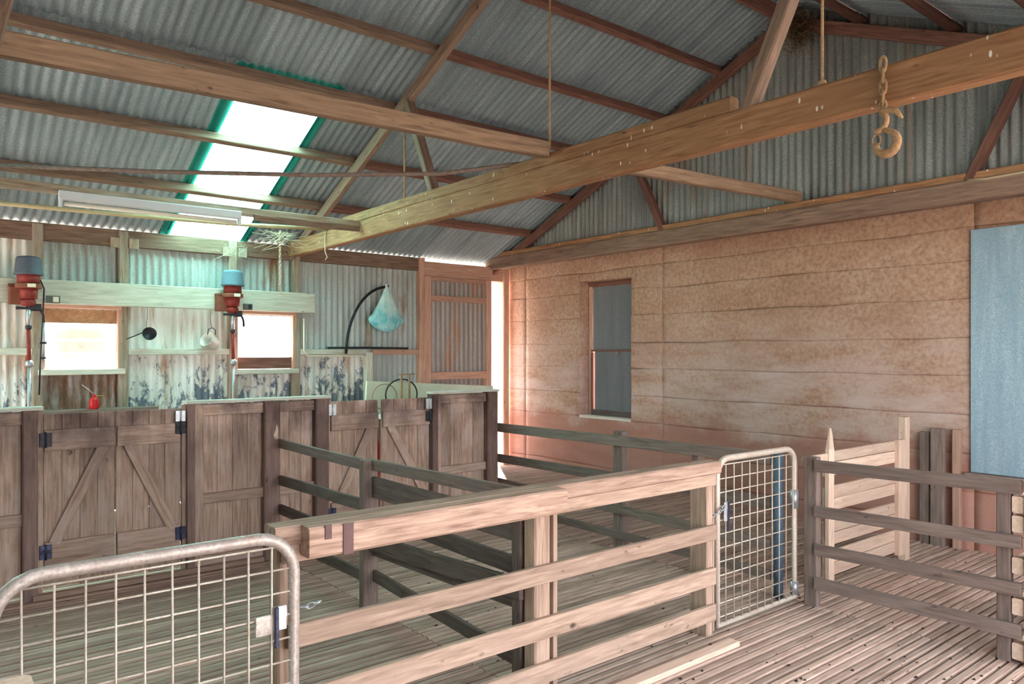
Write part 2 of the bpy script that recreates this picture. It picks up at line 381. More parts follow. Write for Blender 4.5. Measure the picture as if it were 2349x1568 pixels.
# ------------------------------------------------------------------ setting: ground, floor
g = mobj('ground', mesh('ground', [(-60, -60, -0.75), (60, -60, -0.75), (60, 60, -0.75), (-60, 60, -0.75)], [(0, 1, 2, 3)]), M_GROUND)
g['kind'] = 'structure'
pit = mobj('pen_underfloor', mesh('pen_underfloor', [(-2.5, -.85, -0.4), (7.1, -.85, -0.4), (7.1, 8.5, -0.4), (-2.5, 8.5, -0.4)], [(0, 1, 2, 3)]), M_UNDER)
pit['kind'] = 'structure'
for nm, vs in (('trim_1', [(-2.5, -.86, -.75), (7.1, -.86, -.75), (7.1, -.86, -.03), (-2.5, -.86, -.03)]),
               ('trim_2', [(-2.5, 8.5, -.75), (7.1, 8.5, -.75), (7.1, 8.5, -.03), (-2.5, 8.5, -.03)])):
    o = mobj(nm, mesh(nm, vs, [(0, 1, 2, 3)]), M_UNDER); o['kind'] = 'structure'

floor = struct('floor', 'slatted timber floor of the sheep pens')
XS = [-2.45, 2.25, 4.45, 6.72]
for x in (-2.4, -.8, .7, 2.25, 3.3, 4.45, 5.5, 6.65):
    bar('joist', x - .04, x + .04, -.84, 8.44, -.17, -.033, W_DARK, floor)
sp = 0.0535
slat_me = []
for a, b in zip(XS[:-1], XS[1:]):
    ms = []
    for k in range(4):
        me = beam_mesh(b - a - 0.006, 0.0395, 0.032, 0.005, 3, 0.0018, 'slat'); me.materials.append(W_SLAT); ms.append(me)
    slat_me.append(ms)
rest_v, rest_f = [], []
y = -.82; k = 0
while y < 8.42:
    for s, (a, b) in enumerate(zip(XS[:-1], XS[1:])):
        dz = random.uniform(-.003, .002)
        if 0.75 < y < 5.62 and not (s == 0 and y < 1.2):
            mobj('slat', random.choice(slat_me[s]), None, floor, Matrix.Translation((a + .003, y + random.uniform(-.003, .003), -.016 + dz)))
        else:
            n0 = len(rest_v); h = 0.0198
            for (xx) in (a + .003, b - .003):
                for (yy, zz) in ((-h, -.032), (h, -.032), (h, 0), (-h, 0)): rest_v.append((xx, y + yy, zz + dz))
            rest_f += [(n0, n0 + 1, n0 + 5, n0 + 4), (n0 + 1, n0 + 2, n0 + 6, n0 + 5), (n0 + 2, n0 + 3, n0 + 7, n0 + 6), (n0 + 3, n0, n0 + 4, n0 + 7), (n0, n0 + 3, n0 + 2, n0 + 1), (n0 + 4, n0 + 5, n0 + 6, n0 + 7)]
    y += sp; k += 1
o = mobj('slat_rows', mesh('slat_rows', rest_v, rest_f), W_SLAT, floor); o['kind'] = 'stuff'

# ------------------------------------------------------------------ setting: roof
SL = 0.432; EY = 8.45; EZ = 2.862; RY = 3.85
def rz(y): return EZ + SL * (EY - y) if y >= RY else EZ + SL * (EY - (2 * RY - y))
th = math.atan(SL)
ceiling = struct('ceiling', 'underside of the corrugated iron roof on timber purlins')
CW = 0.762
def roof_sheet(name, x0, x1, ya, yb, lift, mat, side=1, tint=None):
    """side 1: the far-eave slope, from ya (low) up to yb"""
    ln = abs(ya - yb) / math.cos(th)
    me = corr_mesh(x1 - x0, ln, x0, AMP, name)
    c, s = math.cos(th), math.sin(th)
    if side == 1: M = Matrix(((1, 0, 0, x0), (0, -c, s, ya), (0, s, c, rz(ya) + lift), (0, 0, 0, 1)))
    else: M = Matrix(((1, 0, 0, x0), (0, c, -s, ya), (0, s, c, rz(ya) + lift), (0, 0, 0, 1)))
    return mobj(name, me, mat, ceiling, M)
x = 2.105 - CW * 6; i = 0
while x < 6.7:
    lift = 0.0012 * (i % 2)
    x1 = min(x + CW + 0.03, 7.05)
    if abs(x - 2.105) > 0.1 and abs(x + 1.70) > .1: roof_sheet('roof_sheet', x, x1, 8.62, 5.98, lift, M_ROOF)
    roof_sheet('roof_sheet', x, x1, 6.13, RY - .02, lift + 0.012, M_ROOF)
    if abs(x - 4.39) > .1 and abs(x + .18) > .1: roof_sheet('roof_sheet', x, x1, -1.02, 1.62, lift, M_ROOF, 2)
    roof_sheet('roof_sheet', x, x1, 1.47, RY + .02, lift + 0.012, M_ROOF, 2)
    x += CW; i += 1
for a in (4.391, -.181): roof_sheet('skylight_sheet', a - .04, a + CW + .04, -1.02, 1.62, -.0035, M_SKYL2, 2)  # clear sheets added out of view as overhead fill light
roof_sheet('skylight_sheet', -1.705 - .04, -1.705 + CW + .04, 8.62, 5.99, -0.0035, M_SKYL)  # extra green sheet added out of view to light the left side
# green translucent sheet, laid under one corrugation of its neighbours
roof_sheet('skylight_sheet', 2.105 - .09, 2.105 + CW + .09, 8.62, 5.99, -0.0035, M_SKYL)['label'] = 'green translucent skylight sheet'
c = [(-2.6, RY - .16, rz(RY) - .03), (-2.6, RY, rz(RY) + .05), (-2.6, RY + .16, rz(RY) - .03), (7.1, RY - .16, rz(RY) - .03), (7.1, RY, rz(RY) + .05), (7.1, RY + .16, rz(RY) - .03)]
mobj('ridge_capping', mesh('ridge_capping', c, [(0, 1, 4, 3), (1, 2, 5, 4)]), M_ROOF, ceiling)
n1 = Vector((0, SL, 1)).normalized(); n2 = Vector((0, -SL, 1)).normalized()
for py, mt in ((7.58, W_ROOF), (6.82, W_ROOF), (6.03, W_ROOF), (5.32, W_ROOF), (4.60, W_RED)):
    z = rz(py) - .058
    for xa, xb in ((-2.5, .21), (.21, 3.45), (3.45, 6.47)):
        beam('purlin', (xa, py, z), (xb, py, z), .062, .088, W_RED if xa > 3 else mt, ceiling, up=n1, segs=5, jit=.004)
for py in (.12, .88, 1.64, 2.40, 3.15):
    z = rz(py) - .062
    tube('purlin', [(-2.5, py, z), (2, py, z - .004), (6.47, py, z)], .042, W_RED, ceiling, 10)
beam('ridge_board', (-2.5, RY, rz(RY) - .10), (6.47, RY, rz(RY) - .10), .04, .14, W_RED, ceiling, segs=5)

# ------------------------------------------------------------------ trusses
def truss(x, label, mat, rods=True, scarf=False, strutmat=None, wd=.06, z0=2.712, z1=2.89, red=False):
    t = thing('roof_truss', label, 'roof truss', (x, EY - .05, 0))
    rm = W_RED if red else W_ROOF
    off = .155                                   # rafters hang under the purlins
    yl, yr = EY - .02, 2 * RY - EY + .02
    for a in (yl, yr):
        n = n1 if a > RY else n2
        beam('rafter', (x, a, rz(a) - off), (x, RY, rz(RY) - off), .055, .105, rm, t, up=n, segs=4, jit=.003)
    beam('tie_beam', (x, yl + .05, (z0 + z1) / 2), (x, yr, (z0 + z1) / 2), wd + .03, z1 - z0, mat, t, segs=9, jit=.004)
    for a, b in ((5.30, 5.76), (2.30, 1.86)):
        beam('strut', (x, a, z1 - .03), (x, b, rz(b) - off - .03), .07, .085, strutmat or rm, t, up=(1, 0, 0))
    if rods:
        for a in (5.80, 3.85, 1.87):
            tube('tie_rod', [(x - .02, a, z1 - .02), (x - .02, a, rz(a) - off - .02)], .008, M_RUST, t, 6)
            lathe('nut', [(.016, -.012), (.02, -.008), (.02, .008), (.016, .012)], M_RUST, t, (x - .02, a, z1 + .012), 6)
    if scarf: beam('splice_timber', (x, 7.0, z1 + .042), (x, 2.38, z1 + .042), wd + .02, .085, mat, t, segs=6, jit=.004)
    return t
t0 = truss(.205, 'old timber roof truss at left edge, only its dark tie beam in view', W_ROOF)
t1 = truss(3.45, 'timber roof truss crossing mid shed with bird-spattered tie beam carrying the hook', W_TIE, scarf=True)
t2 = truss(6.40, 'reddish timber truss set against the corrugated gable above earth wall', W_ROOF, rods=False, wd=.10, z0=2.76, z1=2.93, red=True)
bar('top_plate', 6.36, 6.50, -.8, 8.40, 2.925, 2.99, W_TIE, t2)

# beams running with the ridge
b = beam('ceiling_beam', (.24, 3.855, 2.918), (3.40, 3.855, 2.995), .07, .108, W_BEAM, segs=6, jit=.003)
tag(b, 'straight brown ridge-line beam from left edge of the picture to the tie beam', 'beam')
b = beam('ceiling_beam', (3.50, 3.80, 2.965), (6.40, 3.72, 3.035), .07, .10, W_BEAM, segs=6, jit=.003)
tag(b, 'sloping brown brace beam from behind tie beam to corrugated gable', 'beam')
b = beam('batten', (.20, 6.62, 2.845), (3.40, 6.62, 2.845), .035, .075, W_STUD, segs=6, jit=.003)
tag(b, 'thin dusty timber batten above the white fluorescent lamp', 'batten')
b = beam('batten', (2.35, 6.56, 2.79), (3.38, 6.57, 2.80), .03, .055, W_ROOF, segs=4, jit=.003)
tag(b, 'short dark timber batten tied beneath the longer one right of lamp', 'batten')
b = tube('conduit_pipe', [(.20, 7.37, 2.815), (1.5, 7.37, 2.83), (2.5, 7.37, 2.855), (3.52, 7.37, 2.908)], .019, M_YELLOW, None, 10)
tag(b, 'yellowed pipe below the skylight, its end tied onto the tie beam', 'pipe')
b = tube('long_pole', [(.20, 6.52, 2.92), (1.3, 5.75, 2.885), (2.2, 5.08, 2.87), (3.0, 4.55, 2.90), (3.50, 4.22, 2.99)], .016, W_GREY, None, 8)
tag(b, 'thin grey pole slung diagonally across the skylight onto the tie beam', 'pole')
b = tube('string_tie', [(3.40, 7.36, 2.93), (3.392, 7.37, 2.8), (3.39, 7.36, 2.66), (3.40, 7.33, 2.60), (3.385, 7.35, 2.575)], .005, M_STRING, None, 5)
tag(b, 'knotted string hanging round the tie beam at pipe end', 'string')

# ------------------------------------------------------------------ far eave wall (left)
wl = struct('wall_left', 'corrugated iron eave wall behind the board, whitewash peeling')
bar('wall_plate', -2.5, 5.22, 8.385, 8.46, 2.675, 2.842, W_ROOF, wl)
bar('header', 5.24, 6.60, 8.36, 8.46, 2.60, 2.80, W_FRAME, wl)
for a in (-1.5, .93, 1.67, 2.77, 3.5):
    bar('stud', a - .045, a + .045, 8.37, 8.455, 0, 2.83, W_STUD, wl)
bar('stud', 5.17, 5.25, 8.35, 8.46, 0, 2.84, W_FRAME, wl)
bar('stud', 4.40, 4.50, 8.37, 8.455, 0, 1.60, W_WHITE, wl)
for a, b in ((-2.5, .885), (1.715, 2.725), (3.545, 4.40)):
    bar('girt', a, b, 8.365, 8.455, 1.575, 1.64, W_WHITE, wl)
bar('girt', 4.50, 5.17, 8.375, 8.455, 1.575, 1.64, W_FRAME, wl)
for a in (1.55, 1.72, 2.66, 2.83):
    bar('nogging', a, a + .09, 8.36, 8.39, 2.66, 2.76, W_STUD, wl)
wall_sheet('wall_sheet', -2.5, .93, 1.62, 2.75, M_WASH, wl); wall_sheet('wall_sheet', -2.5, .93, 0, 1.63, M_WASH, wl)
wall_sheet('wall_sheet', .93, 1.67, 2.02, 2.75, M_WALLUP, wl); wall_sheet('wall_sheet', .93, 1.67, 0, 1.42, M_RUSTLOW, wl)
wall_sheet('wall_sheet', 1.67, 2.77, 2.15, 2.75, M_WALLUP, wl); wall_sheet('wall_sheet', 1.67, 2.77, 1.61, 2.16, M_WASH, wl)
wall_sheet('wall_sheet', 1.67, 2.77, 0, 1.62, M_WASH, wl)
wall_sheet('wall_sheet', 2.77, 3.5, 2.02, 2.75, M_WALLUP, wl); wall_sheet('wall_sheet', 2.77, 3.5, 0, 1.40, M_WASH, wl)
wall_sheet('wall_sheet', 3.5, 4.36, 1.61, 2.75, M_WALLUP, wl); wall_sheet('wall_sheet', 4.33, 5.2, 1.61, 2.75, M_WALLUP, wl, y=8.457)
wall_sheet('wall_sheet', 3.5, 4.45, 0, 1.62, M_WASH, wl); wall_sheet('wall_sheet', 4.45, 5.2, 0, 1.62, M_WALLUP, wl)
# window openings
def window(name, x0, x1, z0, z1, label):
    r = struct(name, label, (x0, 8.45, z0), 'window')
    bar('frame_rail', x0 - .03, x1 + .03, 8.36, 8.47, z1, z1 + .045, W_FRAME, r); bar('sill', x0 - .06, x1 + .06, 8.34, 8.47, z0 - .055, z0, W_WHITE, r)
    bar('jamb', x0 - .04, x0, 8.37, 8.47, z0, z1, W_FRAME, r); bar('jamb', x1, x1 + .04, 8.37, 8.47, z0, z1, W_FRAME, r)
    return r
w1 = window('window_1', .99, 1.62, 1.436, 2.03, 'left window opening with pale horizontal boards and rusty strip on top')
for zz, tl in ((1.47, .10), (1.60, .11), (1.735, .10)):
    bar('louvre_board', .99, 1.62, 8.52, 8.535, zz, zz + tl, M_WHITEENAMEL, w1)
bar('rusty_flap', .99, 1.62, 8.46, 8.47, 1.89, 2.03, M_RUST, w1)
w2 = window('window_2', 2.82, 3.455, 1.41, 2.03, 'window opening right of second shearing machine with dark board in its foot')
bar('foot_board', 2.82, 3.455, 8.42, 8.445, 1.415, 1.545, W_RED, w2)
# corner door of corrugated iron
d = struct('door_1', 'corrugated iron door in orange timber frame, ajar at the far corner', (5.26, 8.36, 0), 'door')
for a, b_, z0_, z1_ in ((5.26, 6.32, .02, .12), (5.26, 6.32, 1.24, 1.34), (5.26, 6.32, 2.28, 2.36), (5.26, 6.32, 2.55, 2.60)):
    bar('rail', a, b_, 8.33, 8.37, z0_, z1_, W_FRAME, d)
bar('stile', 5.225, 5.33, 8.325, 8.37, .02, 2.6, W_FRAME, d); bar('stile', 6.24, 6.33, 8.325, 8.37, .02, 2.6, W_FRAME, d)
for z0_, z1_ in ((.06, 1.30), (1.28, 2.33), (2.30, 2.58)):
    wall_sheet('door_sheet', 5.30, 6.28, z0_, z1_, M_DOOR, d, y=8.375, amp=.006)
# corner post
pst = struct('trim_3', 'orange timber corner post beside bright doorway slit', (6.6, 8.4, 0))
bar('corner_post', 6.55, 6.66, 8.34, 8.46, -.05, 2.86, W_FRAME, pst)

# ------------------------------------------------------------------ rammed earth gable wall (right)
wr = struct('wall_right', 'rammed earth gable wall with corrugated iron above')
ZC = [-.06, .17, .47, .78, 1.083, 1.414, 1.714, 2.045, 2.355, 2.62, 2.90]
def earth_piece(y0, y1, z0, z1, seed):
    ny = max(2, int((y1 - y0) / .07)); zs = [0, .008, .022]; m_ = max(2, int((z1 - z0 - .044) / .06))
    zs += [.022 + (z1 - z0 - .044) * j / m_ for j in range(1, m_)] + [z1 - z0 - .022, z1 - z0 - .008, z1 - z0]
    nz = len(zs) - 1; vs, fs = [], []
    def idx(i, j): return i * (nz + 1) + j
    for i in range(ny + 1):
        for j in range(nz + 1):
            yy, zz = y0 + (y1 - y0) * i / ny, z0 + zs[j]
            q = Vector((seed * 3.1, yy, zz)); q0 = Vector((0, yy, zz))
            d_ = noise.noise(q * 1.1) * .006 + noise.noise(q0 * 5) * .004 + noise.noise(q0 * 13) * .003
            e = min(j, nz - j)
            crack = max(0, noise.noise(Vector((5, yy * 2.1, (z0 if j < nz / 2 else z1) * 9))) + .05) + .4 * max(0, noise.noise(q0 * 9))
            if e == 0: d_ += .003 + .030 * crack
            if e == 1: d_ += .010 * crack
            wob = .020 * noise.noise(Vector((yy * 1.5, (z0 if j < nz / 2 else z1) * 7, 3.3))) if e < 3 else 0
            vs.append((6.70 + d_, yy, zz + wob))
    for i in range(ny):
        for j in range(nz): fs.append((idx(i, j), idx(i, j + 1), idx(i + 1, j + 1), idx(i + 1, j)))
    n0 = len(vs)                                  # back and rim give the block its thickness
    vs += [(7.08, y0, z0), (7.08, y0, z1), (7.08, y1, z1), (7.08, y1, z0)]
    lo = [idx(i, 0) for i in range(ny + 1)]; hi = [idx(i, nz) for i in range(ny + 1)]
    fs += [tuple(lo + [n0 + 3, n0]), tuple(hi[::-1] + [n0 + 1, n0 + 2]),
           tuple([idx(0, j) for j in range(nz, -1, -1)] + [n0, n0 + 1]), tuple([idx(ny, j) for j in range(nz + 1)] + [n0 + 2, n0 + 3]), (n0, n0 + 3, n0 + 2, n0 + 1)]
    me = mesh('earth_course', vs, fs)
    for p in me.polygons[:ny * nz]: p.use_smooth = True
    return mobj('earth_course', me, M_EARTH, wr)
for k, (za, zb) in enumerate(zip(ZC[:-1], ZC[1:])):
    for (ya, yb) in ((-.85, 2.36), (2.36, 5.58), (5.58, 8.02), (8.02, 8.46)):
        if zb > .79 and za < 2.5 and ya < 6.06 < yb:
            earth_piece(ya, 6.055, za, zb, k); earth_piece(6.945, yb, za, zb, k + 20)
            if zb > 2.5: earth_piece(6.055, 6.945, 2.5, zb, k + 40)
        else: earth_piece(ya, yb, za, zb, k + ya)
# window recess, boarded with two grey sheets
w3 = struct('window_3', 'deep window recess in earth wall closed by two grey metal sheets', (6.8, 6.06, .78), 'window')
bar('frame_head', 6.86, 6.93, 6.06, 6.94, 2.42, 2.50, W_RED, w3)
bar('jamb', 6.86, 6.93, 6.86, 6.94, .80, 2.45, W_FRAME, w3); bar('jamb', 6.86, 6.93, 6.06, 6.10, .80, 2.45, W_RED, w3)
bar('sash_stile', 6.83, 6.87, 6.83, 6.87, .82, 1.60, W_RED, w3)
bar('upper_sheet', 6.860, 6.868, 6.06, 6.855, 1.62, 2.44, M_GREY, w3, ch=.001); bar('lower_sheet', 6.835, 6.843, 6.05, 6.80, .86, 1.64, M_GREY, w3, ch=.001)
bar('meeting_rail', 6.825, 6.86, 6.06, 6.86, 1.61, 1.635, W_RED, w3); bar('catch', 6.815, 6.83, 6.38, 6.40, 1.57, 1.615, M_RUST, w3)
bar('bottom_rail', 6.83, 6.88, 6.05, 6.87, .80, .87, W_DARK, w3); bar('sill', 6.69, 6.90, 6.06, 6.94, .765, .80, M_SILL, w3, jit=.004)
# steel door leaf high in the earth wall, sky reflection painted as blue
d2 = struct('door_2', 'blue-grey flat steel sheet door in the earth wall at right edge', (6.68, 2.38, .63), 'door')
bar('steel_sheet', 6.672, 6.682, .95, 2.375, .635, 2.59, M_BLUE, d2, ch=.001)
bar('threshold', 6.62, 6.75, .9, 2.40, .58, .63, W_GREY, d2)
# gable iron
bar('light_gap_filler', 6.45, 7.09, -.85, 8.47, 2.893, 2.924, W_ROOF, wr)  # filler added to block sun leaking in over the earth wall
yy = -.95; i = 0
while yy < 8.5:
    y1 = min(yy + CW + .04, 8.50); wd = y1 - yy
    n = int(round(wd / PITCH * 8)); vs, fs = [], []
    for q in range(n + 1):
        Y = yy + wd * q / n; X = 6.475 + AMP * math.cos(2 * PI * Y / PITCH) + .002 * (i % 2)
        vs += [(X, Y, 2.90), (X, Y, max(2.92, rz(Y) + .022))]
    for q in range(n): fs.append((2 * q, 2 * q + 1, 2 * q + 3, 2 * q + 2))
    mobj('gable_sheet', mesh('gable_sheet', vs, fs, True), M_GABLE, wr); yy += CW; i += 1

# ------------------------------------------------------------------ walls behind the camera
wf = struct('wall_front', 'corrugated iron wall with wide open doorway beside the camera')
def fwall(x0, x1, z0, z1): wall_sheet('wall_sheet', x0, x1, z0, z1, M_WALLUP, wf, y=-.86)
fwall(-2.5, .5, 0, 2.84); fwall(.5, 5.3, 2.42, 2.84); fwall(5.3, 7.0, 0, 2.84)
for a in (-2.4, .45, 5.35): bar('stud', a - .05, a + .05, -.85, -.75, 0, 2.8, W_STUD, wf)
bar('lintel', .45, 5.35, -.85, -.75, 2.35, 2.5, W_STUD, wf)
wb = struct('wall_back', 'corrugated iron end wall behind the camera')
yy = -.86
while yy < 8.4:
    y1 = min(yy + CW, 8.46); wd = y1 - yy; n = int(round(wd / PITCH * 6)); vs, fs = [], []
    for q in range(n + 1):
        Y = yy + wd * q / n; X = -2.52 + AMP * math.cos(2 * PI * Y / PITCH); vs += [(X, Y, 2.2 if yy > 5.8 else 0), (X, Y, rz(Y) - .01)]   # opening added out of view to let daylight onto the left wall
    for q in range(n): fs.append((2 * q, 2 * q + 2, 2 * q + 3, 2 * q + 1))
    mobj('wall_sheet', mesh('wall_sheet', vs, fs, True), M_GABLE, wb); yy += CW

# ------------------------------------------------------------------ catching-pen partition and its doors
PY = 5.70
def boards(x0, x1, z0, z1, wd, parent, mat, y=None):
    y = PY + .03 if y is None else y
    n = max(1, round((x1 - x0) / wd)); s = (x1 - x0) / n
    for q in range(n):
        bar('board', x0 + s * q + .0007, x0 + s * (q + 1) - .0007, y + random.uniform(-.002, .002), y + .02, z0 + random.uniform(0, .006), z1, mat, parent, ch=.003)
def partition(label, posts, strips, panels, cap):
    r = thing('board_partition', label, 'partition', ((cap[0] + cap[1]) / 2, PY, 0))
    for a, b_ in posts: bar('post', a, b_, PY - .04, PY + .06, 0, 1.225, W_POST, r)
    for a, b_ in strips: bar('jamb_strip', a, b_, PY - .01, PY + .03, 0, 1.22, W_PART, r)
    for a, b_, wd in panels:
        boards(a, b_, .05, 1.215, wd, r, W_PART)
        bar('top_rail', a, b_, PY - .005, PY + .03, 1.135, 1.215, W_PART, r); bar('mid_rail', a, b_, PY - .002, PY + .03, .485, .56, W_PART, r)
        bar('bottom_rail', a, b_, PY, PY + .03, .03, .10, W_PART, r)
    bar('capping', cap[0], cap[1], PY - .045, PY + .07, 1.226, 1.248, W_WHITE, r)
partition('brown vertical-board partition at left edge of the picture', ((.546, .63),), ((.63, .66),), ((-2.4, .546, .14),), (-2.4, .66))
partition('brown vertical-board partition between the two plank door pairs', ((1.545, 1.60), (2.112, 2.235), (2.53, 2.645)), ((1.60, 1.665), (1.515, 1.545), (2.645, 2.665)), ((1.665, 2.112, .125), (2.235, 2.53, .10)), (1.54, 2.66))
partition('brown vertical-board partition end with dark post near the bright corner', ((3.64, 3.70), (4.26, 4.385)), ((3.70, 3.745),), ((3.745, 4.26, .12),), (3.64, 4.39))
def door(x0, x1, inner, label, hinges, hm):
    """inner: +1 when the free edge is at x1"""
    r = thing('pen_door', label, 'door', ((x0 + x1) / 2, PY, .03)); y = PY + .012
    boards(x0, x1, .05, 1.195, .115, r, W_PART, y)
    for a, b_ in ((.955, 1.092), (.205, .36)): bar('ledge', x0 + .005, x1 - .005, y - .024, y, a, b_, W_PART, r, ch=.004)
    xi, xo = (x1 - .075, x0 + .06) if inner > 0 else (x0 + .075, x1 - .06)
    beam('brace', (xo, y - .013, .35), (xi, y - .013, .965), .022, .068, W_PART, r, up=(0, 0, 1))
    for (hx, hz), m_ in zip(hinges, hm):
        h = bar('hinge', hx - .035, hx + .035, y - .034, y - .022, hz - .045, hz + .045, m_, r, ch=.003)
        tube('hinge_pin', [(hx, y - .036, hz - .05), (hx, y - .036, hz + .05)], .007, m_, h, 6)
    return r
door(.665, 1.085, 1, 'left leaf of the near plank door pair, below the red oil can', ((.675, 1.03), (.675, .30)), (M_BLACKIRON, M_HINGE))
door(1.092, 1.51, -1, 'right leaf of the near plank door pair, with three hinges', ((1.505, 1.135), (1.505, 1.06), (1.505, .30)), (M_ZINC, M_BLACKIRON, M_HINGE))
door(2.67, 3.112, 1, 'left leaf of the far plank door pair, behind the dark-railed fence post', ((2.68, 1.13), (2.68, .28)), (M_ZINC, M_HINGE))
door(3.15, 3.63, -1, 'right leaf of the far plank door pair, beside a narrow gap', ((3.615, 1.14), (3.615, 1.03)), (M_ZINC, M_BLACKIRON))
b = bar('door_sill', .60, 2.1, PY - .06, PY - .005, .0, .035, W_PINK); tag(b, 'low timber sill along the foot of near plank doors', 'sill')

# ------------------------------------------------------------------ fences
FY = 2.58
ff = thing('rail_fence', 'front weathered rail fence capped by a heavy timber', 'fence', (2.2, FY, 0))
for a, b_, c_, d_ in ((1.01, 1.085, FY, FY + .085), (2.21, 2.305, FY, FY + .085), (3.48, 3.535, FY, FY + .12)):
    bar('post', a, b_, c_, d_, 0, .91, W_PINK, ff)
bar('strip', 2.322, 2.348, FY, FY + .03, .05, .86, W_PINK, ff)
bar('strip', 3.536, 3.552, FY, FY + .03, .02, .86, W_PINK, ff)
for a, b_, x0 in ((.852, .918, 1.02), (.545, .628, 1.04), (.292, .388, 1.04), (.09, .182, 1.04)):
    bar('rail', x0, 3.53, FY - .026, FY - .001, a, b_, W_PINK, ff)
beam('cap_timber', (.985, FY + .012, .952), (3.56, FY + .012, .952), .105, .07, W_STEP, ff, segs=5, jit=.002)
big = beam('facing_timber', (1.078, FY - .07, .933), (2.305, FY - .07, .930), .085, .108, W_STEP, ff, segs=5, jit=.002)
bar('strap', 1.205, 1.245, FY - .118, FY - .112, .875, .985, M_STRAP, big, ch=.001)
bar('strap', 1.135, 1.16, FY - .118, FY - .112, .94, .99, M_STRAP, big, ch=.001)
b = bar('loose_plank', 2.25, 3.50, FY - .20, FY - .13, .003, .032, W_PALE); tag(b, 'pale loose plank lying on slats before the front fence', 'plank')
b = bar('fence_post', .10, .19, 1.74, 1.83, 0, .935, W_PALE); tag(b, 'pale post top at lower left corner of the picture', 'post')

mf = thing('rail_fence', 'dark polished rail fence from partition to middle of front fence', 'fence', (2.22, 4.2, 0))
bar('post', 2.165, 2.267, 4.15, 4.215, 0, .932, W_GREY, mf)
bar('post', 2.205, 2.27, 2.68, 2.75, 0, .9, W_DARK, mf)
def rail_y(parent, x, y0, z0, y1, z1, h, mat, th=.026, name='rail'):
    return beam(name, (x + th / 2, y0, z0 - h / 2), (x + th / 2, y1, z1 - h / 2), th, h, mat, parent, segs=4, jit=.002)
rail_y(mf, 2.215, 5.655, .927, 4.20, .925, .068, W_GREY); rail_y(mf, 2.215, 5.65, .645, 4.20, .675, .075, W_DARK); rail_y(mf, 2.215, 5.65, .42, 4.20, .43, .075, W_DARK)
rail_y(mf, 2.215, 5.65, .20, 4.20, .22, .07, W_DARK)
rail_y(mf, 2.22, 4.16, .935, 2.672, .965, .066, W_GREY); rail_y(mf, 2.22, 4.16, .83, 2.68, .835, .13, W_DARK)
rail_y(mf, 2.225, 4.16, .635, 2.68, .63, .085, W_DARK); rail_y(mf, 2.18, 4.15, .485, 2.66, .55, .095, W_DARK)
rail_y(mf, 2.225, 4.16, .41, 2.68, .46, .07, W_DARK); rail_y(mf, 2.225, 4.16, .25, 2.68, .18, .07, W_DARK)
rag = tube('wool_tuft', [(2.20, 5.66, .93), (2.19, 5.655, .96), (2.205, 5.66, 1.0), (2.20, 5.65, 1.04)], [.018, .022, .012, .004], M_STRING, None, 7)
tag(rag, 'white wool tuft snagged on the fence end at partition', 'wool')

bf = thing('rail_fence', 'grey-green rail fence in front of the earth wall window', 'fence', (4.40, 4.2, 0))
bar('post', 4.425, 4.50, 4.09, 4.20, 0, .965, W_GREY, bf); bar('post', 4.425, 4.50, 3.35, 3.42, 0, .90, W_GREY, bf)
for a, b_, h in ((.918, .945, .083), (.62, .645, .078), (.39, .37, .072), (.175, .165, .062)):
    rail_y(bf, 4.398, 5.80, a, 2.76, b_, h, W_GREY)

rf = thing('rail_fence', 'four-rail grey fence facing the camera at lower right', 'fence', (4.42, 1.9, 0))
bar('post', 4.42, 4.475, 2.448, 2.536, 0, .94, W_GREY, rf); bar('post', 4.425, 4.475, 1.39, 1.455, 0, .93, W_GREY, rf)
for a, b_, h in ((.927, .947, .072), (.64, .664, .068), (.402, .423, .07), (.193, .21, .074)):
    rail_y(rf, 4.394, 2.45, a, 1.335, b_, h, W_GREY)
bar('post', 4.40, 4.49, 1.225, 1.322, 0, 1.128, W_GREY, rf)
sf = thing('rail_fence', 'short fence of pale rail ends at the right edge behind corner post', 'fence', (4.8, 1.33, 0))
for z in (.775, .675, .46, .25, .02):
    bar('rail', 4.425, 5.2, 1.33, 1.383, z, z + .085, W_PALE, sf)
bar('post', 5.12, 5.2, 1.385, 1.45, 0, .95, W_GREY, sf)

hg = thing('hurdle_gate', 'pale new pine hurdle of paired boards beyond the grey fence', 'gate', (5.3, 2.6, 0))
for a, b_ in ((.855, .925), (.762, .848), (.605, .688), (.52, .602), (.372, .456), (.288, .368), (.165, .245), (.078, .16)):
    bar('board', 4.80, 5.84, 2.595, 2.617, a, b_, W_PALE, hg)
bar('end_post', 5.82, 5.915, 2.56, 2.60, .06, .935, W_PALE, hg)
beam('picket', (4.82, 2.575, 0), (4.82, 2.575, .95), .072, .03, W_PALE, hg, up=(0, 1, 0)); beam('picket_point', (4.82, 2.575, .945), (4.825, 2.575, 1.09), .07, .03, W_PALE, hg, up=(0, 1, 0), taper=.75)
st = bar('stake', 5.95, 6.025, 2.57, 2.63, 0, 1.10, W_PALE); tag(st, 'tall thin pine stake right of the hurdle', 'stake')
ob = bar('end_board', 4.475, 4.76, 2.555, 2.58, .86, .925, W_PALE); tag(ob, 'short pale board between mesh gate and hurdle picket', 'board')
# planks standing against the earth wall
for a, b_, x0, lab, cat, m_ in ((2.56, 2.665, 6.62, 'grey upright plank leaning on earth wall left of dark slot', 'plank', W_GREY), (2.44, 2.50, 6.63, 'pale narrow upright plank on earth wall right of dark slot', 'plank', W_FRAME),
                               (2.68, 2.76, 6.64, 'dark upright plank in shade beside the leaning planks', 'plank', W_GREY)):
    o = bar('upright_plank', x0, x0 + .05, a, b_, 0, .97 if a < 2.6 else .93, m_); tag(o, lab, cat)

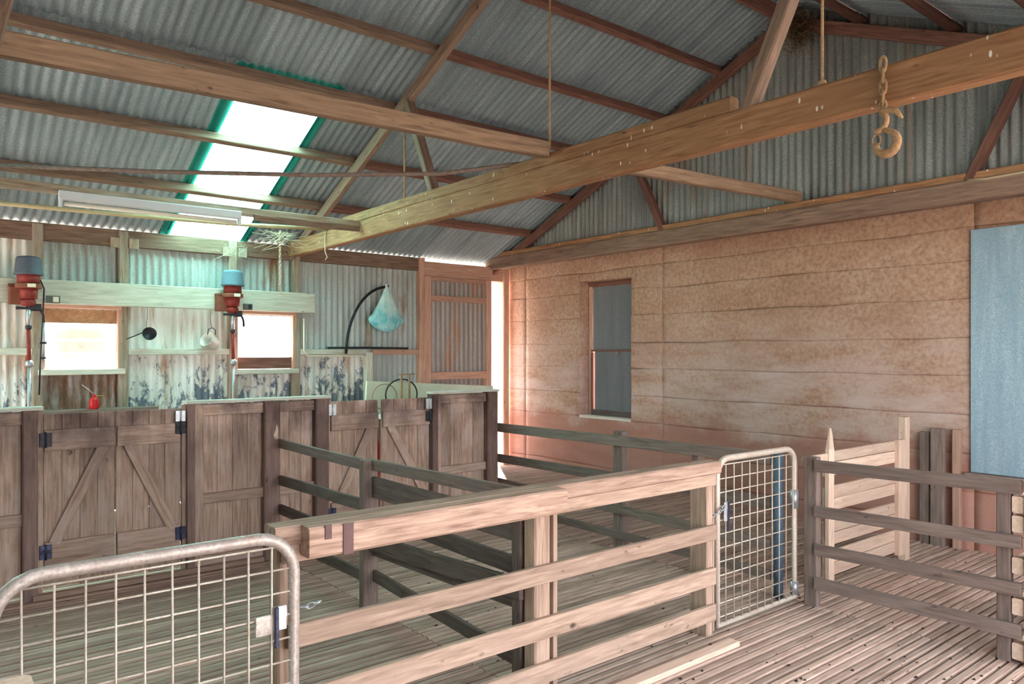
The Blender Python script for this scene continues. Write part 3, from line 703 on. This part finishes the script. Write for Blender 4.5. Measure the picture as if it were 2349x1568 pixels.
# ------------------------------------------------------------------ mesh gates
def mesh_gate(label, x0, x1, z0, z1, y, r, nx, mat, corner=.10):
    t = thing('mesh_gate', label, 'gate', ((x0 + x1) / 2, y, z0)); path = []
    def arc(cx, cz, a0, a1):
        for q in range(7): a = a0 + (a1 - a0) * q / 6; path.append((cx + corner * math.cos(a), y, cz + corner * math.sin(a)))
    arc(x0 + corner, z1 - corner, PI, PI / 2); arc(x1 - corner, z1 - corner, PI / 2, 0)
    path.append((x1, y, z0)); path.append((x0, y, z0))
    tube('pipe_frame', path, r, mat, t, 12, closed=True)
    s = .0795; yw = y - r * .55
    def top(x):                                   # height of the mesh under the rounded corners
        d_ = min(x - x0, x1 - x)
        return z1 - r * .8 if d_ >= corner else z1 - r * .8 - corner + math.sqrt(max(0, corner ** 2 - (corner - d_) ** 2))
    x = x0 + .072
    while x < x1 - .02:
        zt = min(z1 - .034, top(x) - .004)
        tube('wire', [(x, yw, z0 + .01), (x + random.uniform(-.002, .002), yw, (z0 + zt) / 2), (x, yw, zt)], .0036, M_WIRE, t, 6); x += s
    z = z1 - .034
    while z > z0 + .03:
        e = 0 if z < z1 - corner else max(0, corner - math.sqrt(max(0, corner ** 2 - (z - z1 + corner) ** 2)) - .01)
        tube('wire', [(x0 + .015 + e, yw + .006, z), ((x0 + x1) / 2, yw + .006, z + random.uniform(-.002, .002)), (x1 - .015 - e, yw + .006, z)], .0036, M_WIRE, t, 6); z -= s
    return t
g1 = mesh_gate('pipe and wire mesh gate at lower left corner', .165, 1.035, .10, .968, 2.50, .021, 10, M_PIPE, .13)
bar('latch_plate', .955, 1.0, 2.475, 2.485, .655, .735, M_ZINC, g1, ch=.002); bar('latch_plate', .895, .955, 2.482, 2.488, .645, .71, M_PIPE, g1, ch=.002)
bar('latch_bolt', .955, .968, 2.462, 2.478, .60, .735, M_HINGE, g1, ch=.002)
def chain_path(pts, r, wr_, mat, parent=None, name='chain'):
    """links along a polyline, joined as one hanging chain"""
    vs, fs = [], []; P = [Vector(p) for p in pts]; L = [0]
    for a, b_ in zip(P[:-1], P[1:]): L.append(L[-1] + (b_ - a).length)
    def pt(s):
        for i in range(len(P) - 1):
            if s <= L[i + 1] or i == len(P) - 2:
                f = (s - L[i]) / (L[i + 1] - L[i]); return P[i].lerp(P[i + 1], f), (P[i + 1] - P[i]).normalized()
    s = 0; k = 0; step = r * 2.6
    while s < L[-1]:
        p, t = pt(min(s + step / 2, L[-1])); a = Vector((1, 0.3, 0)) if abs(t.z) > .5 else Vector((0, 0, 1))
        u = (a - t * a.dot(t)).normalized(); v = t.cross(u); w_ = u if k % 2 else v
        ring = [p + t * (math.cos(q) * r * 1.75) + w_ * (math.sin(q) * r) for q in [2 * PI * j / 10 for j in range(10)]]
        me = tube_mesh(ring, wr_, 5, True); n0 = len(vs)
        vs += [Vector(x.co) for x in me.vertices]; fs += [tuple(n0 + i for i in f.vertices) for f in me.polygons]; bpy.data.meshes.remove(me)
        s += step; k += 1
    o0 = P[0]
    return mobj(name, mesh(name, [v - o0 for v in vs], fs, True), mat, parent, Matrix.Translation(o0))
o = chain_path([(1.07, 2.52, .70), (1.09, 2.50, .705), (1.115, 2.49, .715)], .009, .003, M_STEEL); tag(o, 'short chain end around fence post by the left mesh gate', 'chain')
g2 = mesh_gate('white pipe and wire mesh gate standing right of the front fence', 3.60, 4.42, .03, .985, 2.60, .019, 10, M_WIRE, .10)
bar('latch_plate', 3.635, 3.68, 2.57, 2.578, .63, .74, M_ZINC, g2, ch=.002); bar('latch_bolt', 3.66, 3.672, 2.56, 2.572, .57, .74, M_HINGE, g2, ch=.002)
tube('hinge_sleeve', [(4.42, 2.60, .60), (4.42, 2.60, .72)], .026, M_STEEL, g2, 10); tube('hinge_sleeve', [(4.42, 2.60, .05), (4.42, 2.60, .13)], .026, M_STEEL, g2, 10)
o = chain_path([(3.50, 2.60, .69), (3.53, 2.585, .675), (3.56, 2.56, .69), (3.61, 2.56, .715)], .010, .0035, M_STEEL); tag(o, 'steel chain fastening the white mesh gate to fence post', 'chain')
o = tube('gate_pipe', [(4.40, 2.70, -.02), (4.40, 2.70, .95)], .03, M_BLUEPIPE, None, 12); tag(o, 'blue-painted pipe post behind the white mesh gate hinge', 'post')

# ------------------------------------------------------------------ hook and chains
hk = thing('chain_hook', 'rusty chain with hook hanging from the tie beam', 'hook', (3.38, 1.56, 2.9))
xh, yh = 3.375, 1.555
for k, zz in enumerate((2.885, 2.835, 2.785, 2.735, 2.69)):
    ring = []
    for j in range(14):
        q = 2 * PI * j / 14; a, b_ = math.cos(q) * .035, math.sin(q) * .017
        ring.append((xh + (b_ if k % 2 else b_ * .35), yh + (b_ * .35 if k % 2 else b_), zz + a))
    tube('link', ring, .0065, M_RUST, hk, 7, True)
rp = [(xh, yh + .035 * math.cos(q) + .02, 2.635 + .042 * math.sin(q)) for q in [PI * 0.55 + 1.62 * PI * j / 12 for j in range(13)]]
tube('upper_hook', [(xh - .005, yh - .085, 2.625), (xh, yh - .055, 2.665), (xh, yh - .02, 2.675)] + rp[:9], [.006, .014, .016] + [.013] * 9, M_RUST, hk, 9)
hp = [(xh, yh + .012, 2.60), (xh, yh - .02, 2.585)]
for j in range(13):
    q = PI * 0.42 - j * PI * 1.45 / 12; hp.append((xh, yh - .015 - .047 * math.cos(q), 2.532 + .05 * math.sin(q)))
tube('lower_hook', hp, [.010, .013] + [.012 + .009 * math.sin(PI * j / 12) for j in range(13)], M_RUST, hk, 9)
tube('ring', [(xh - .01, yh + .025 + .019 * math.cos(q), 2.55 + .026 * math.sin(q)) for q in [2 * PI * j / 12 for j in range(12)]], .004, M_RUST, hk, 6, True)
o = chain_path([(2.90, 7.36, 2.83), (2.902, 7.36, 2.5), (2.90, 7.36, 2.25), (2.93, 7.35, 2.19)], .011, .0035, M_STRING); tag(o, 'dusty cobwebbed chain hanging from the yellowed pipe', 'chain')

# ------------------------------------------------------------------ lamp
lamp = thing('fluorescent_lamp', 'white fluorescent batten lamp hanging below roof at left', 'lamp', (1.55, 6.57, 2.75))
bar('housing', .865, 2.235, 6.541, 6.601, 2.765, 2.83, M_LAMP, lamp, ch=.006)
tube('lamp_tube', [(.90, 6.57, 2.735), (2.20, 6.57, 2.735)], .017, M_TUBE, lamp, 12)
for a in (.865, 2.215): bar('end_cap', a, a + .022, 6.545, 6.595, 2.71, 2.775, M_LAMP, lamp, ch=.004)

# ------------------------------------------------------------------ shearing gear on the wall
mb = bar('machine_board', -.6, 3.69, 8.30, 8.365, 2.065, 2.295, W_WHITE); tag(mb, 'long whitewashed board carrying both shearing machines', 'board')
def machine(x, capm, label, lower):
    y = 8.17; t = thing('shearing_machine', label, 'shearing machine', (x, 8.29, 2.1))
    lathe('motor_cover', [(.118, 0), (.120, .012), (.114, .02), (.102, .145), (.090, .165), (.06, .172)], capm, t, (x, y, 2.315), 24)
    lathe('motor', [(.07, 0), (.092, .004), (.092, .075), (.085, .08)], M_REDPAINT, t, (x, y, 2.238), 22)
    lathe('clamp_ring', [(.105, 0), (.108, .006), (.108, .04), (.10, .046)], M_BRACKET, t, (x, y, 2.19), 22)
    bar('name_plate', x - .02, x + .045, y - .115, y - .108, 2.197, 2.23, M_LABEL, t, ch=.002)
    lathe('gear_case', [(.05, 0), (.072, .006), (.075, .09), (.066, .1)], M_REDPAINT, t, (x, y, 2.09), 20)
    lathe('drive_case', [(.045, 0), (.062, .012), (.066, .05), (.05, .062)], M_REDPAINT, t, (x - .005, y, 2.028), 16)
    bar('bracket', x - .15, x - .06, y - .01, 8.296, 2.045, 2.20, M_BRACKET, t, ch=.006); bar('bracket_arm', x - .15, x + .10, y + .05, 8.296, 2.195, 2.235, M_BRACKET, t, ch=.006)
    bar('clutch_lever', x - .10, x + .02, y - .02, y, 1.995, 2.02, M_BLACKIRON, t, ch=.004); bar('clutch_hook', x + .02, x + .10, y - .02, y + .02, 1.985, 2.05, M_BLACKIRON, t, ch=.008)
    tube('lever_tail', [(x + .09, y, 2.01), (x + .115, y, 1.95), (x + .12, y, 1.88)], .012, M_BLACKIRON, t, 7)
    tube('neck', [(x, y, 2.03), (x, y, 1.83)], .020, M_STEEL, t, 10)
    lathe('collar', [(.024, 0), (.027, .005), (.027, .03), (.022, .034)], M_BLACKIRON, t, (x, y, 1.815), 12)
    tube('drive_tube', [(x, y, 1.83), (x + .003, y - .01, 1.52)], .017, M_REDPAINT, t, 10)
    lathe('elbow_joint', [(.02, 0), (.036, .012), (.036, .045), (.018, .062)], M_STEEL, t, (x + .003, y - .01, 1.465), 12)
    tube('down_tube', [(x + .003, y - .01, 1.47), (x - .002, y - .02, lower)], .014, M_STEEL, t, 8)
    return t
m1 = machine(.835, M_CAP, 'shearing machine with dark grey cover at far left', .55)
m2 = machine(2.695, M_CAPB, 'shearing machine with blue cover between the windows', .6)
for a, b_, lab in ((.99, 1.10, 'small switch box with pale rocker beside left shearing machine'), (2.85, 2.945, 'small grey switch box beside blue-capped shearing machine')):
    t = thing('switch_box', lab, 'switch', (a, 8.3, 2.07)); bar('box', a, b_, 8.265, 8.30, 2.07, 2.14, M_SWITCH, t, ch=.006)
    bar('rocker', a + .05, b_ - .012, 8.255, 8.268, 2.08, 2.13, M_LABEL if a < 2 else M_BLACKIRON, t, ch=.004)
o = tube('power_cord', [(.93, 8.2, 2.28), (.965, 8.23, 2.2), (.955, 8.25, 1.9), (.94, 8.25, 1.6), (.93, 8.28, 1.2)], .007, M_BLACK, None, 6); tag(o, 'dark cord hanging from the leftmost shearing machine', 'cord')
sh = thing('wall_handpiece_tube', 'slim jointed tube hanging beside the left window', 'tube', (.955, 8.24, 1.6))
tube('rod', [(.965, 8.24, 1.92), (.96, 8.24, 1.52)], .011, M_STEEL, sh, 8); bar('clip', .93, .985, 8.225, 8.245, 1.68, 1.70, M_BLACKIRON, sh, ch=.003); bar('clip', .93, .98, 8.225, 8.245, 1.54, 1.555, M_BLACKIRON, sh, ch=.003)
# red oil can with long spout
can = thing('oil_can', 'small red oil can with thin spout above the near plank doors', 'oil can', (1.40, 8.2, 1.0))
lathe('body', [(.040, 0), (.044, .005), (.044, .075), (.036, .10), (.014, .118)], M_CANRED, can, (1.375, 8.20, 1.05), 18)
lathe('neck', [(.014, 0), (.014, .022), (.006, .03)], M_CANRED, can, (1.375, 8.20, 1.166), 12)
tube('spout', [(1.375, 8.2, 1.19), (1.33, 8.2, 1.24), (1.27, 8.2, 1.29)], [.006, .004, .0025], M_STEEL, can, 6)
tube('handle', [(1.39, 8.2, 1.18), (1.45, 8.2, 1.18), (1.47, 8.2, 1.12), (1.42, 8.2, 1.07)], .004, M_BRASS, can, 6)
sh = bar('wall_shelf', .95, 1.95, 8.15, 8.37, 1.02, 1.05, W_GREY); tag(sh, 'narrow shelf behind the near doors holding the red oil can', 'shelf')
# ladle-shaped scoop and pot
fn = thing('tin_scoop', 'black long-handled scoop hanging on the white wall', 'scoop', (1.88, 8.36, 1.8))
Mr = Matrix.Translation((1.90, 8.33, 1.78)) @ Matrix.Rotation(math.radians(-28), 4, 'Y') @ Matrix.Rotation(math.radians(70), 4, 'X')
lathe('bowl', [(.03, 0), (.06, .01), (.068, .05), (.066, .05), (.055, .012)], M_BLACKIRON, fn, (0, 0, 0), 18, Mr)
tube('handle', [(1.85, 8.33, 1.81), (1.77, 8.34, 1.77), (1.69, 8.35, 1.735)], .006, M_BLACKIRON, fn, 6)
tube('hanger_wire', [(1.87, 8.33, 1.84), (1.88, 8.33, 1.95), (1.88, 8.31, 2.06)], .0025, M_BLACKIRON, fn, 5)
pt_ = thing('enamel_pot', 'white enamel pot with wire handle lying on the wall girt', 'pot', (2.50, 8.33, 1.70))
Mr = Matrix.Translation((2.50, 8.30, 1.715)) @ Matrix.Rotation(math.radians(-62), 4, 'Y') @ Matrix.Rotation(math.radians(28), 4, 'X') @ Matrix.Translation((0, 0, -.07))
lathe('pot_body', [(.066, 0), (.074, .008), (.078, .13), (.082, .135), (.076, .135), (.070, .012)], M_WHITEENAMEL, pt_, (0, 0, 0), 22, Mr)
tube('wire_handle', [(2.46, 8.26, 1.79), (2.47, 8.26, 1.85), (2.51, 8.26, 1.865), (2.54, 8.26, 1.84), (2.54, 8.26, 1.79)], .005, M_BLACKIRON, pt_, 6)
tube('hanger_wire', [(2.51, 8.29, 1.86), (2.50, 8.30, 1.97), (2.50, 8.292, 2.06)], .0025, M_BLACKIRON, pt_, 5)
# black hoop pipe with plastic bag
hp = [(4.10, 8.31, 1.585)] + [(4.10 + .55 * (1 - math.cos(q)) * 1.0, 8.31 - .03 * math.sin(q), 1.60 + .82 * math.sin(q)) for q in [PI / 2 * j / 12 for j in range(1, 13)]]
o = tube('poly_pipe', hp, .017, M_BLACK, None, 9); tag(o, 'black curved poly pipe arching up to the plastic bag', 'pipe')
o = tube('poly_pipe', [(3.87, 8.33, 1.655), (4.4, 8.335, 1.658), (4.98, 8.335, 1.652)], .013, M_BLACK, None, 8); tag(o, 'black straight pipe lying along the girt below the bag', 'pipe')
def bag():
    n, prof = 28, [(.012, .60), (.016, .56), (.03, .53), (.075, .43), (.125, .32), (.175, .22), (.205, .16), (.195, .12), (.16, .07), (.10, .025), (.03, .0)]
    vs, fs = [], []
    for i, (r, z) in enumerate(prof):
        for j in range(n):
            a = 2 * PI * j / n; q = Vector((math.cos(a) * 2, math.sin(a) * 2, z * 4))
            k = 1 + .10 * noise.noise(q * 1.2) + .05 * math.sin(7 * a + z * 9) * min(1, r / .1)
            cr = .16 * math.exp(-((z - .14) / .035) ** 2) * (max(0, math.cos(a)) ** 12 + max(0, -math.cos(a)) ** 12)
            vs.append((r * (k + cr) * math.cos(a) * 1.08, r * k * math.sin(a) * .42, z + .012 * noise.noise(q * 2)))
    for i in range(len(prof) - 1):
        for j in range(n): fs.append((i * n + j, (i + 1) * n + j, (i + 1) * n + (j + 1) % n, i * n + (j + 1) % n))
    fs.append(tuple(range(n))); fs.append(tuple(range((len(prof) - 1) * n, len(prof) * n))[::-1])
    return mesh('bag', vs, fs, True)
t = thing('plastic_bag', 'pale turquoise plastic bag hanging knotted from the black hoop', 'bag', (4.62, 8.25, 1.86))
mobj('bag_body', bag(), M_BAG, t, Matrix.Translation((4.62, 8.25, 1.855)))
lathe('knot', [(.012, 0), (.022, .012), (.012, .03)], M_BLACKIRON, t, (4.65, 8.28, 2.42), 10)
# white conduit below the girt
o = tube('conduit', [(3.58, 8.35, 2.0), (3.58, 8.35, 1.62), (3.62, 8.35, 1.56), (4.3, 8.35, 1.56), (4.37, 8.35, 1.54), (4.38, 8.35, 1.45)], .010, M_LABEL, None, 7); tag(o, 'pale conduit running along girt below the black pipes', 'conduit')

# cream bench and fittings behind the partition
bn = thing('cream_bench', 'cream painted bench top showing over the far partition', 'bench', (4.6, 7.3, 0))
beam('back_panel', (3.83, 7.30, 1.10), (5.55, 7.30, 1.0), .03, .38, M_CREAM, bn, segs=4)
bar('bench_top', 3.83, 4.95, 6.75, 7.28, .90, .94, W_WHITE, bn)
for a in (3.9, 4.85): bar('leg', a, a + .07, 6.8, 6.87, 0, .90, W_STUD, bn); bar('leg', a, a + .07, 7.2, 7.27, 0, .90, W_STUD, bn)
gr = thing('handle_press', 'rusty wheel with two T-handled screws in front of cream bench', 'press', (4.2, 7.2, .95))
tube('wheel_rim', [(4.22 + .20 * math.cos(q), 7.20, 1.135 + .17 * math.sin(q)) for q in [2 * PI * j / 24 for j in range(24)]], .008, M_BLACKIRON, gr, 6, True)
tube('wheel_rim', [(4.02 + .15 * math.cos(q), 7.22, 1.115 + .14 * math.sin(q)) for q in [2 * PI * j / 24 for j in range(24)]], .005, M_RUST, gr, 6, True)
for a in (4.20, 4.30):
    tube('screw', [(a, 7.17, .95), (a, 7.17, 1.36)], .012, M_RUST, gr, 7); tube('handle', [(a - .04, 7.17, 1.36), (a + .07, 7.17, 1.36)], .008, M_RUST, gr, 6)
rc = thing('gas_bottle', 'red bottle with brass valve seen through the far door gap', 'bottle', (3.35, 6.5, 0))
lathe('cylinder', [(.10, 0), (.11, .02), (.11, .72), (.08, .80), (.03, .84)], M_CANRED, rc, (3.42, 6.45, 0), 18)
lathe('valve', [(.02, 0), (.03, .02), (.03, .1), (.045, .12), (.045, .15), (.02, .16)], M_BRASS, rc, (3.42, 6.45, .84), 12)

# ------------------------------------------------------------------ small stuff
vs, fs = [], []
rs = random.Random(3)
cy, cx, cz = 3.66, 6.28, 4.56
for q in range(800):
    a, r_ = rs.uniform(0, 2 * PI), abs(rs.gauss(0, .10)); p = Vector((cx + r_ * math.cos(a) * .7, cy + r_ * math.sin(a), cz + rs.gauss(0, .09)))
    d_ = Vector((rs.gauss(0, 1), rs.gauss(0, 1), rs.gauss(0, .9) - .4)).normalized() * rs.uniform(.05, .13); s = d_.orthogonal().normalized() * .0035; n0 = len(vs)
    vs += [p - s, p + s, p + d_ + s, p + d_ - s]; fs.append((n0, n0 + 1, n0 + 2, n0 + 3))
o = mobj('bird_nest', mesh('bird_nest', [Vector(v) - Vector((cx, cy, cz)) for v in vs], fs), M_STRAW, None, Matrix.Translation((cx, cy, cz))); o['kind'] = 'stuff'; tag(o, 'straggly straw bird nest at the gable peak', 'nest')
vs, fs = [], []
for q in range(170):
    x_, y_ = rs.uniform(2.3, 6.3), rs.uniform(.9, 4.6)
    if q < 60: x_, y_ = rs.uniform(2.4, 4.4), rs.uniform(1.2, 2.35)
    if 2.2 < x_ < 3.55 and 2.34 < y_ < 2.5: continue
    r_ = rs.uniform(.004, .012); n0 = len(vs)
    for (a, b_, c_) in ((1, 0, 0), (-.5, .87, 0), (-.5, -.87, 0), (.1, .1, .9)): vs.append((x_ + r_ * a * rs.uniform(.8, 1.8), y_ + r_ * b_, .001 + c_ * r_ * .7))
    fs += [(n0, n0 + 1, n0 + 3), (n0 + 1, n0 + 2, n0 + 3), (n0 + 2, n0, n0 + 3), (n0, n0 + 2, n0 + 1)]
o = mobj('floor_droppings', mesh('floor_droppings', vs, fs), M_CRUMB); o['kind'] = 'stuff'; tag(o, 'dry dark droppings scattered over the slatted floor', 'droppings')
vs, fs = [], []
def strand(p, q_, r_=.0012):
    p, q_ = Vector(p), Vector(q_); u = (q_ - p).orthogonal().normalized() * r_; n0 = len(vs); m_ = (p + q_) / 2 - Vector((0, 0, (q_ - p).length * .12))
    vs.extend([p - u, p + u, m_ + u, m_ - u, q_ + u, q_ - u]); fs.extend([(n0, n0 + 1, n0 + 2, n0 + 3), (n0 + 3, n0 + 2, n0 + 4, n0 + 5)])
def web(label):
    global vs, fs
    o = mobj('cobwebs', mesh('cobwebs', vs, fs), M_STRING); o['kind'] = 'stuff'; tag(o, label, 'cobweb'); vs, fs = [], []
for q in range(60): strand((2.9 + rs.gauss(0, .09), 7.36, 2.83 + rs.uniform(-.02, 0)), (2.9 + rs.gauss(0, .13), 7.36 + rs.gauss(0, .08), 2.72 + rs.gauss(0, .07)))
web('wispy cobwebs around the chain on the yellowed pipe')
for q in range(40): strand((2.75 + rs.gauss(0, .06), 8.30, 2.78 + rs.uniform(-.1, .06)), (2.78 + rs.gauss(0, .08), 8.34, 2.60 + rs.gauss(0, .1)))
web('wispy cobwebs on the wall stud above blue-capped shearing machine')
o = tube('cable', [(6.345, 2.28, 2.93), (6.34, 2.15, 2.915), (6.34, 1.9, 2.92), (6.34, 1.4, 2.925)], .009, M_YELLOW, None, 7); tag(o, 'pale cable lying along the gable beam at right edge', 'cable')

GROUPS = {'pen_door': 'plank pen doors', 'shearing_machine': 'shearing machines on the wall board', 'roof_truss': 'roof trusses', 'mesh_gate': 'pipe and mesh gates',
          'board_partition': 'partition sections', 'rail_fence': 'rail fences of the pens', 'upright_plank': 'planks against the earth wall', 'switch_box': 'wall switches',
          'ceiling_beam': 'ridge-line beams', 'batten': 'roof battens', 'poly_pipe': 'black poly pipes'}
for o in S.objects:
    k = o.name.split('.')[0]
    if o.parent is None and k in GROUPS: o['group'] = GROUPS[k]
